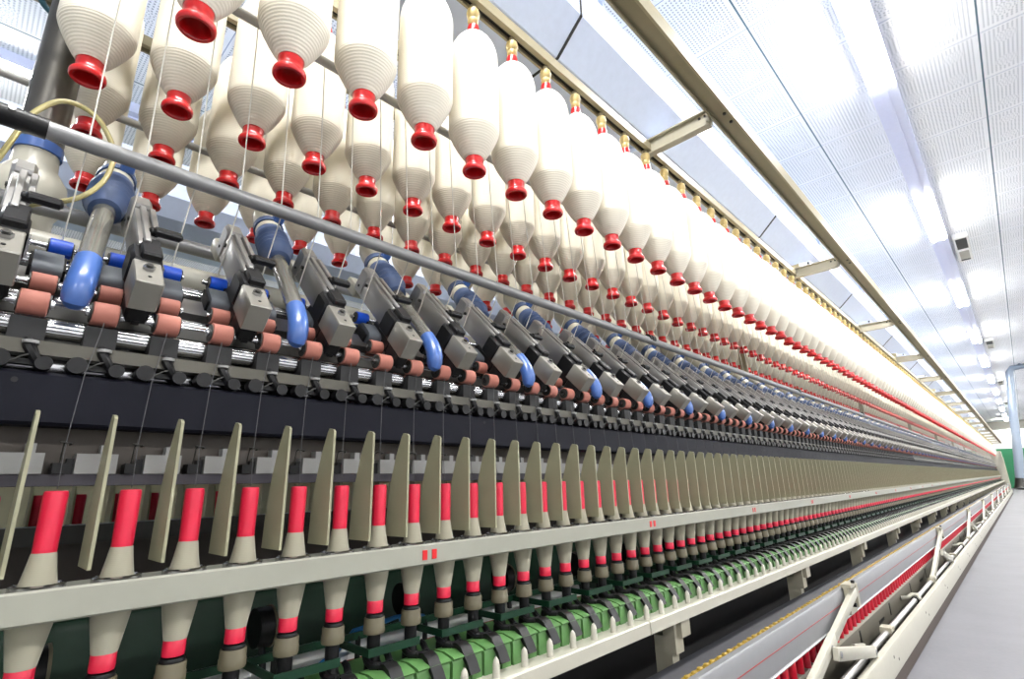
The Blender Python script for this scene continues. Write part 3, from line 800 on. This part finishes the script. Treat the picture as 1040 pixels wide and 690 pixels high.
# ================================================================== track for the overhead cleaner
TR = empty('overhead_cleaner_track', (0,0,0))
tag(TR, 'long tan overhead track on cream brackets above the hanging bobbins', 'rail')
m = MB().ext([(-0.556,2.262),(-0.549,2.262),(-0.549,2.274),(-0.500,2.274),(-0.500,2.262),(-0.492,2.262),(-0.492,2.322),(-0.556,2.322)], YN, YE, M_TAN)
m.ext([(-0.5488,2.2745),(-0.5488,2.2720),(-0.5002,2.2720),(-0.5002,2.2745)], YN, YE, M_OLIVE); tr = build('track_rail', m, TR)  # darker olive strip: shade inside the tan channel, put into the colour
bm = MB()
bm.ext([(-0.835,2.2925),(-0.552,2.2925),(-0.552,2.2975),(-0.835,2.2975)], -0.018, 0.018, M_CREAM)
bm.ext([(-0.820,2.236),(-0.560,2.236),(-0.552,2.246),(-0.552,2.2925),(-0.830,2.2925),(-0.830,2.246)], -0.004, 0.004, M_CREAM)
bm.ext([(-0.820,2.236),(-0.560,2.236),(-0.560,2.240),(-0.820,2.240)], -0.016, 0.016, M_CREAM)
bm.box(-0.566,-0.557,-0.018,0.018,2.246,2.33,M_CREAM)
for q in (0.020, 0.042): bm.cyl((-0.552-q,-0.005,2.280),(-0.552-q,-0.0085,2.280),0.005,M_BLACK,n=10)
bme = bm.mesh('track_bracket')
for k in range(17): link('track_bracket', bme, TR, (0, 1.665+1.84*k, 0))
bo = MB()
for q in (-0.03, 0.03): bo.cyl((-0.513,q,2.2725),(-0.513,q,2.267),0.006,M_BLACK,n=10)
bom = bo.mesh('track_bolt')
for k in range(17): link('track_bolt', bom, TR, (0, 1.715+1.84*k, 0))

# ================================================================== air duct
DU = empty('air_duct', (0,0,0))
tag(DU, 'pale blue chamfered air duct running above the creel', 'duct')
dp = [(-1.07,2.75),(-0.935,2.875),(-0.935,3.06),(-1.62,3.06),(-1.62,2.875),(-1.50,2.75)]
build('duct_body', MB().ext(dp, -0.6, YE, M_DUCT), DU)
def grow(p, d): 
    cx_ = sum(a for a, b in p)/len(p); cz_ = sum(b for a, b in p)/len(p)
    return [(a+d*(1 if a > cx_ else -1), b+d*(1 if b > cz_ else -1)) for a, b in p]
jd = MB().ext(grow(dp, 0.003), -0.006, 0.006, M_SEAM); jdm = jd.mesh('duct_joint')
for k in range(13): link('duct_joint', jdm, DU, (0, 1.46+2.40*(k-1), 0))
hb = MB().box(-1.66,-0.93,-0.02,0.02,2.715,2.745,M_DUCT).box(-1.30,-1.27,-0.012,0.012,3.05,CZ,M_DUCT)
hb.cyl((-0.945,-0.020,2.73),(-0.945,-0.025,2.73),0.010,M_DARKSTEEL,n=10)
hbm = hb.mesh('duct_hanger')
for k in range(13): link('duct_hanger', hbm, DU, (0, 2.24+2.40*k, 0))
# duct of the next line
D2 = MB().ext([(-3.0,2.42),(-2.9,2.50),(-2.9,2.70),(-3.6,2.70),(-3.6,2.50),(-3.5,2.42)], -4, YE, M_DUCT)
D2.box(-3.3,-3.25,-1,-0.95,2.70,CZ,M_DUCT).box(-3.3,-3.25,12,12.05,2.70,CZ,M_DUCT)
tag(build('air_duct', D2), 'pale blue air duct of the next line, glimpsed behind the lowest bobbins', 'duct')

NB = empty('neighbouring_frame', (-3.6, 0, 0))
tag(NB, 'next spinning frame behind, seen only in slivers between the front cops', 'spinning machine')
def nbp(nm, prof, m): return build(nm, MB().ext([(x+3.6, z) for x, z in prof], -3, YE, m), NB)
nbp('panel', [(-3.20,1.16),(-3.20,1.08),(-3.26,1.08),(-3.26,1.16)], M_NAVY)
nbp('drafting_cover', [(-3.22,1.30),(-3.22,1.17),(-3.45,1.45),(-3.45,1.50)], M_DARKSTEEL)
nbp('green_rail', [(-3.16,0.74),(-3.16,0.62),(-3.9,0.62),(-3.9,0.74)], M_GREEN)
nbp('white_rail', [(-3.10,0.68),(-3.10,0.645),(-3.16,0.645),(-3.16,0.68)], M_CREAM2)
nbp('spindle_screen', [(-3.24,1.08),(-3.24,0.74),(-3.27,0.74),(-3.27,1.08)], M_SEP)
nbp('under_panel', [(-3.3,0.62),(-3.3,FZ),(-3.8,FZ),(-3.8,0.62)], M_BLACKM)
# ================================================================== doffer along the foot of the frame
DF = empty('doffing_device', (0,0,0))
tag(DF, 'silver gripper bar on cream scissor arms with white base beam at the frame foot', 'doffing device')
m = MB().ext([(-0.636,0.560),(-0.640,0.566),(-0.657,0.566),(-0.657,0.456),(-0.633,0.456),(-0.633,0.461),(-0.636,0.464)], -0.4, YE-0.5, M_ALUP); gbar = build('gripper_bar', m, DF)
m = MB().ext([(-0.6350,0.514),(-0.6350,0.5165),(-0.6364,0.5165),(-0.6364,0.514)], -0.4, YE-0.5, M_REDLINE); build('red_cord', m, gbar)
m = MB().ext([(-0.6325,0.462),(-0.6325,0.459),(-0.6332,0.459),(-0.6332,0.462)], -0.4, YE-0.5, M_WHITE); build('white_lip', m, gbar)
m = MB().ext([(-0.565,0.298),(-0.568,0.304),(-0.590,0.304),(-0.590,0.298),(-0.571,0.298),(-0.571,0.202),(-0.590,0.202),(-0.590,0.196),(-0.565,0.196)], -0.4, YE, M_CREAM2)
for k in range(32):
    y = 0.9+k*1.0
    for q in (0, 0.09): m.cyl((-0.5655,y+q,0.262-0.3*q),(-0.5642,y+q,0.262-0.3*q),0.0065,M_BLACK,n=10)
build('base_beam', m, DF)
m = MB().box(-0.60,-0.574,-0.4,YE,FZ,0.196,M_SKIRT); build('base_skirt', m, DF)
m = MB().cyl((-0.622,-0.4,0.298),(-0.622,YE,0.298),0.0135,M_ALU,n=18); build('drive_shaft', m, DF)
m = MB().box(-0.70,-0.692,-0.4,YE,FZ,0.385,M_INNER)
for k in range(40): m.box(-0.692,-0.690,0.5+0.72*k,0.62+0.72*k,0.28,0.295,M_BLACK).box(-0.692,-0.690,0.80+0.72*k,0.82+0.72*k,0.27,0.33,M_BLACK)
build('inner_wall', m, DF)
m = MB().box(-0.69,-0.60,-0.4,YE,FZ+0.02,FZ+0.05,M_BLACKM); build('shaft_tray', m, DF)
def link_bar(a, b, h, w, m, mb_):
    a, b = Vector(a), Vector(b); d = (b-a); L = d.length; d.normalize()
    x = Vector((1,0,0)); u = d.cross(x).normalized(); x = u.cross(d)
    mb_.obox((a+b)/2, d, x, u, L/2, w, h, m, min(w, h)*0.14)
def arm_parts():
    lk = MB(); link_bar((-0.612,0.02,0.548),(-0.612,-0.40,0.452),0.017,0.010,M_CREAM2,lk); link_bar((-0.612,-0.385,0.456),(-0.610,-1.00,0.318),0.019,0.011,M_CREAM2,lk)
    lk.cyl((-0.600,-0.455,0.438),(-0.596,-0.455,0.438),0.012,M_STEEL,n=14)
    lk.cyl((-0.624,-1.00,0.318),(-0.594,-1.00,0.318),0.020,M_CREAM2,n=16).cyl((-0.594,-1.00,0.318),(-0.591,-1.00,0.318),0.008,M_STEEL,n=12)
    s2 = MB(); link_bar((-0.586,-0.48,0.430),(-0.586,0.05,0.325),0.020,0.009,M_CREAM2,s2); s2.cyl((-0.5765,-0.455,0.425),(-0.574,-0.455,0.425),0.011,M_STEEL,n=14)
    s2.cyl((-0.5765,0.03,0.329),(-0.574,0.03,0.329),0.010,M_STEEL,n=14); link_bar((-0.622,-0.10,0.36),(-0.622,0.06,0.33),0.016,0.006,M_CREAM2,s2)
    br = MB().box(-0.632,-0.618,-0.055,0.050,0.470,0.568,M_CREAM).box(-0.618,-0.602,0.018,0.050,0.490,0.575,M_CREAM).box(-0.640,-0.604,-0.055,0.035,0.568,0.582,M_CREAM).cyl((-0.617,-0.03,0.505),(-0.600,-0.03,0.505),0.008,M_BLACK,n=10).box(-0.613,-0.601,-0.005,0.012,0.582,0.592,M_BLACK)
    sl = MB().cyl((-0.622,0.02,0.298),(-0.622,0.09,0.298),0.021,M_STEEL,n=18).box(-0.639,-0.606,0.03,0.07,0.295,0.335,M_CREAM).cyl((-0.622,-1.03,0.298),(-0.622,-0.97,0.298),0.022,M_CREAM,n=18).box(-0.636,-0.608,-1.03,-0.97,FZ+0.05,0.292,M_CREAM)
    return br, lk, s2, sl
ameshes = [q.mesh('lift_arm') for q in arm_parts()]
PIV = [2.636+3.15*k for k in range(9)]
for y in PIV:
    b = link('lift_arm', ameshes[1], DF, (0, y, 0))
    link('pivot_bracket', ameshes[0], b); link('short_link', ameshes[2], b); link('shaft_slider', ameshes[3], b)
sd = MB().box(-0.646,-0.598,-0.02,0.045,0.302,0.322,M_CREAM).box(-0.646,-0.637,-0.02,0.045,FZ+0.05,0.302,M_CREAM).cyl((-0.622,-0.018,0.298),(-0.622,0.02,0.298),0.018,M_CREAM,n=14)
sdm = sd.mesh('shaft_saddle')
cl = MB().cyl((-0.622,-0.012,0.298),(-0.622,0.012,0.298),0.0200,M_BLACK,n=18)
cl.tube([(-0.601,0.03,0.298),(-0.612,0.03,0.322),(-0.632,0.03,0.322),(-0.655,0.01,0.308),(-0.690,-0.01,0.305)],0.012,M_CREAM2,n=8)
clm = cl.mesh('shaft_clip')
for k in range(9): link('shaft_saddle', sdm, DF, (0, 3.15+3.15*k, 0)); link('shaft_clip', clm, DF, (0, 4.03+3.15*k, 0))
# peg conveyor
CV = empty('peg_conveyor', (0,0,0))
tag(CV, 'dark grey conveyor strip with a yellow toothed edge behind the silver bar', 'conveyor')
build('belt', MB().ext([(-0.675,0.530),(-0.675,0.536),(-0.776,0.538),(-0.776,0.44),(-0.77,0.44),(-0.77,0.530)], -0.4, YE, M_BELT), CV)
m = MB()
for k in range(300):
    y = 0.6+k*0.0375
    m.box(-0.709,-0.686,y,y+0.026,0.536,0.5400,M_YELLOW).lathe([(0.0095,0),(0.008,0.0045),(0.003,0.007)],M_YELLOW,n=8,c=(-0.6975+random.uniform(-0.003,0.003),y+0.013,0.540))
m.box(-0.704,-0.691,0.6+300*0.0375,YE,0.536,0.5435,M_YELLOW)
stuff(build('yellow_teeth', m, CV))
for y in [0.2+2.2*k for k in range(14)]: build('conveyor_foot', MB().box(-0.765,-0.745,y,y+0.03,FZ,0.531,M_DARKSTEEL), CV)
build('conveyor_ledge', MB().box(-0.70,-0.66,-0.4,YE,0.372,0.386,M_CREAM), CV)
# red empty tubes standing on the ledge
et = MB().lathe([(0.0128,0.0),(0.0134,0.003),(0.0130,0.05),(0.0118,0.12),(0.0112,0.148),(0.0100,0.150)], M_TUBERED, n=18)
etm = et.mesh('empty_tube')
etl = MB().lathe([(0.0134,0.0),(0.0118,0.12),(0.0105,0.150)], M_TUBERED, n=9); etlm = etl.mesh('empty_tube')
TY = 1.815
for i in range(300):
    y = TY+P*(i-2)
    o = link('empty_tube', etm if i < 60 else etlm, None, (-0.6690, y, 0.386))
    if i < 26: lab = 'red empty yarn tube under the silver bar, %s from the bottom edge' % ordn(i+1)
    else: lab = 'small red empty yarn tube in the distant run under the silver bar'
    tag(o, lab, 'yarn tube', 'empty red tubes under the gripper bar')
m = MB()
for i in range(300, 397): m.add(etl, (-0.6690, TY+P*(i-2), 0.386))
tag(build('empty_tube_run', m), 'remaining farthest red empty tubes at the end of the silver bar', 'yarn tubes', kind='stuff')

# ================================================================== lights in the ceiling
def area(name, x, y, z, sx, sy_, e, col=(1,1,1)):
    l = bpy.data.lights.new(name, 'AREA'); l.shape = 'RECTANGLE'; l.size = sx; l.size_y = sy_; l.energy = e; l.color = col
    o = bpy.data.objects.new(name, l); COL.objects.link(o); o.location = (x, y, z); return o
LX = -0.176
TRAYM = MB().box(-0.085,0.085,-1.83,1.83,3.845,CZ,M_TRAY).box(-0.02,0.02,-1.83,1.83,3.830,3.845,M_TRAY)
trm = TRAYM.mesh('light_tray')
tbl = MB()
for q in (-0.045, 0.045): tbl.cyl((q,-0.71,3.822),(q,0.71,3.822),0.018,M_LAMP,n=14)
tbl.box(-0.075,0.075,-0.73,0.73,3.828,3.844,M_LAMP)
tblm = tbl.mesh('lamp_tube')
def lamp_row(x, ys, label, e):
    for k, y in enumerate(ys):
        f = empty('ceiling_light', (x, y, 0))
        link('light_tray', trm, f); link('lamp_tube', tblm, f)
        if x == LX and k == 0: lab = 'fluorescent ceiling light overhead just behind the viewpoint'
        elif x == LX and k < 9: lab = 'fluorescent ceiling light over the aisle, %s nearest in the row ahead' % ordn(k).replace('first', 'the very')
        else: lab = label
        tag(f, lab, 'ceiling light', 'ceiling lights in a row')
        area('lamp_light', x, y, 3.79, 0.25, 1.45, e, (1.0, 0.985, 0.96))
lamp_row(LX, [3.62+3.66*k for k in range(-1, 12)], 'fluorescent ceiling light at the distant end of the aisle row', 62)
lamp_row(-4.45, [-0.80+3.66*k for k in range(0, 10)], 'fluorescent ceiling light behind the frame, glimpsed at upper left', 62)
lamp_row(3.2, [1.0+3.66*k for k in range(-1, 11)], 'fluorescent ceiling light in the next row over the open floor on the right', 62)
# ceiling sensor boxes
vb = MB().box(-0.075,0.075,-0.52,0.52,3.868,CZ,M_WHITE); vbm = vb.mesh('ceiling_vent')
vg = MB().box(-0.055,0.055,-0.46,-0.06,3.862,3.868,M_DARKSTEEL); vgm = vg.mesh('dark_grille')
vs_ = MB().box(-0.05,0.05,0.05,0.40,3.862,3.868,M_CREAM2).box(-0.05,0.05,0.42,0.45,3.860,3.868,M_DARKSTEEL); vsm = vs_.mesh('cover_plate')
for k in range(4):
    o = link('ceiling_vent', vbm, None, (0.02, 8.75+7.32*k, 0)); link('dark_grille', vgm, o); link('cover_plate', vsm, o)
    tag(o, 'white ceiling vent box with dark grille, %s beside the aisle lights' % ordn(k+1), 'vent', 'ceiling vents beside the lights')

tag(build('cross_duct', MB().box(-8,4,39.5,40.3,3.35,3.75,M_CREAM2).box(-2.0,-1.95,39.9,39.95,3.75,CZ,M_CREAM2).box(2.0,2.05,39.9,39.95,3.75,CZ,M_CREAM2)), 'cream duct crossing the room below the ceiling by the far wall', 'duct')
# ================================================================== hoses
m = MB().spline([(-1.06,-0.045,1.50),(-1.035,-0.030,1.55),(-1.03,-0.021,1.586),(-1.03,-0.006,1.617),(-1.03,0.012,1.638),(-1.03,0.034,1.643),(-1.03,0.060,1.633),(-1.03,0.080,1.607),(-1.03,0.093,1.573),(-1.03,0.089,1.528),(-1.03,0.073,1.493),(-1.03,0.050,1.468),(-1.04,0.02,1.455),(-1.09,-0.02,1.446)], 0.0042, M_YHOSE, n=12)
tag(build('yellow_hose', m), 'looped translucent yellow hose behind the grey bar at the left', 'hose')
m = MB().spline([(-1.30,-0.10,2.12),(-1.30,-0.068,2.045),(-1.30,-0.053,2.022),(-1.30,-0.041,2.008),(-1.295,-0.025,1.997),(-1.275,0.0,1.99),(-1.25,0.03,1.99)], 0.0060, M_TEAL, n=12)
tag(build('teal_hose', m), 'thick teal hose curving to the grey post at top left', 'hose')
# travelling suction hose hanging in the aisle far away
SH = empty('suction_hose', (0,0,0))
tag(SH, 'pale steel blue suction hose hanging in the aisle near the far wall', 'hose')
build('hose_pipe', MB().tube([(2.4,20,3.85),(1.2,20,3.84),(0.50,20,3.84),(0.33,20,3.82),(0.255,20,3.72),(0.12,20,2.8),(-0.01,20,1.75),(-0.135,20,0.85)], [0.06,0.06,0.07,0.08,0.09,0.09,0.10,0.105], M_HOSEB, n=18), SH)
build('hose_nozzle', MB().tube([(-0.135,20,0.86),(-0.155,20,0.68),(-0.16,19.98,0.58)], [0.11,0.13,0.16], M_DARKSTEEL, n=16), SH)
build('hose_hanger', MB().cyl((0.50,20,3.80),(0.50,20,CZ),0.03,M_HOSEB,n=10), SH)

# ================================================================== camera, world, view
cam = bpy.data.cameras.new('camera'); co = bpy.data.objects.new('camera', cam); COL.objects.link(co)
cam.sensor_width = 36.0; cam.lens = 526.275/1040*36.0; cam.clip_start = 0.02; cam.clip_end = 200
yaw, pit, rol = (math.radians(v) for v in (43.4232, 15.8536, -1.5795))
F = Vector((-math.sin(yaw)*math.cos(pit), math.cos(yaw)*math.cos(pit), math.sin(pit)))
Rr = Vector((math.cos(yaw), math.sin(yaw), 0)); U = Rr.cross(F)
c, s = math.cos(rol), math.sin(rol)
R2 = Rr*c+U*s; U2 = -Rr*s+U*c
mw = Matrix((R2, U2, -F)).transposed().to_4x4(); mw.translation = Vector((0,0,1.0))
co.matrix_world = mw
SC.camera = co

w = bpy.data.worlds.new('world'); SC.world = w; w.use_nodes = True
w.node_tree.nodes['Background'].inputs[0].default_value = (0.9, 0.95, 1.0, 1)
w.node_tree.nodes['Background'].inputs[1].default_value = 0.3
SC.view_settings.view_transform = 'Standard'
try: SC.view_settings.look = 'None'
except Exception: pass
SC.view_settings.exposure = 0.64
SC.view_settings.gamma = 1.0
SC.view_settings.use_curve_mapping = False
SC.cycles.max_bounces = 8
SC.cycles.diffuse_bounces = 5
SC.cycles.use_denoising = True

# put the floor at z = 0: every top-level object goes down by the floor height
for o in list(SC.objects):
    if o.parent is None: o.location.z -= FZ
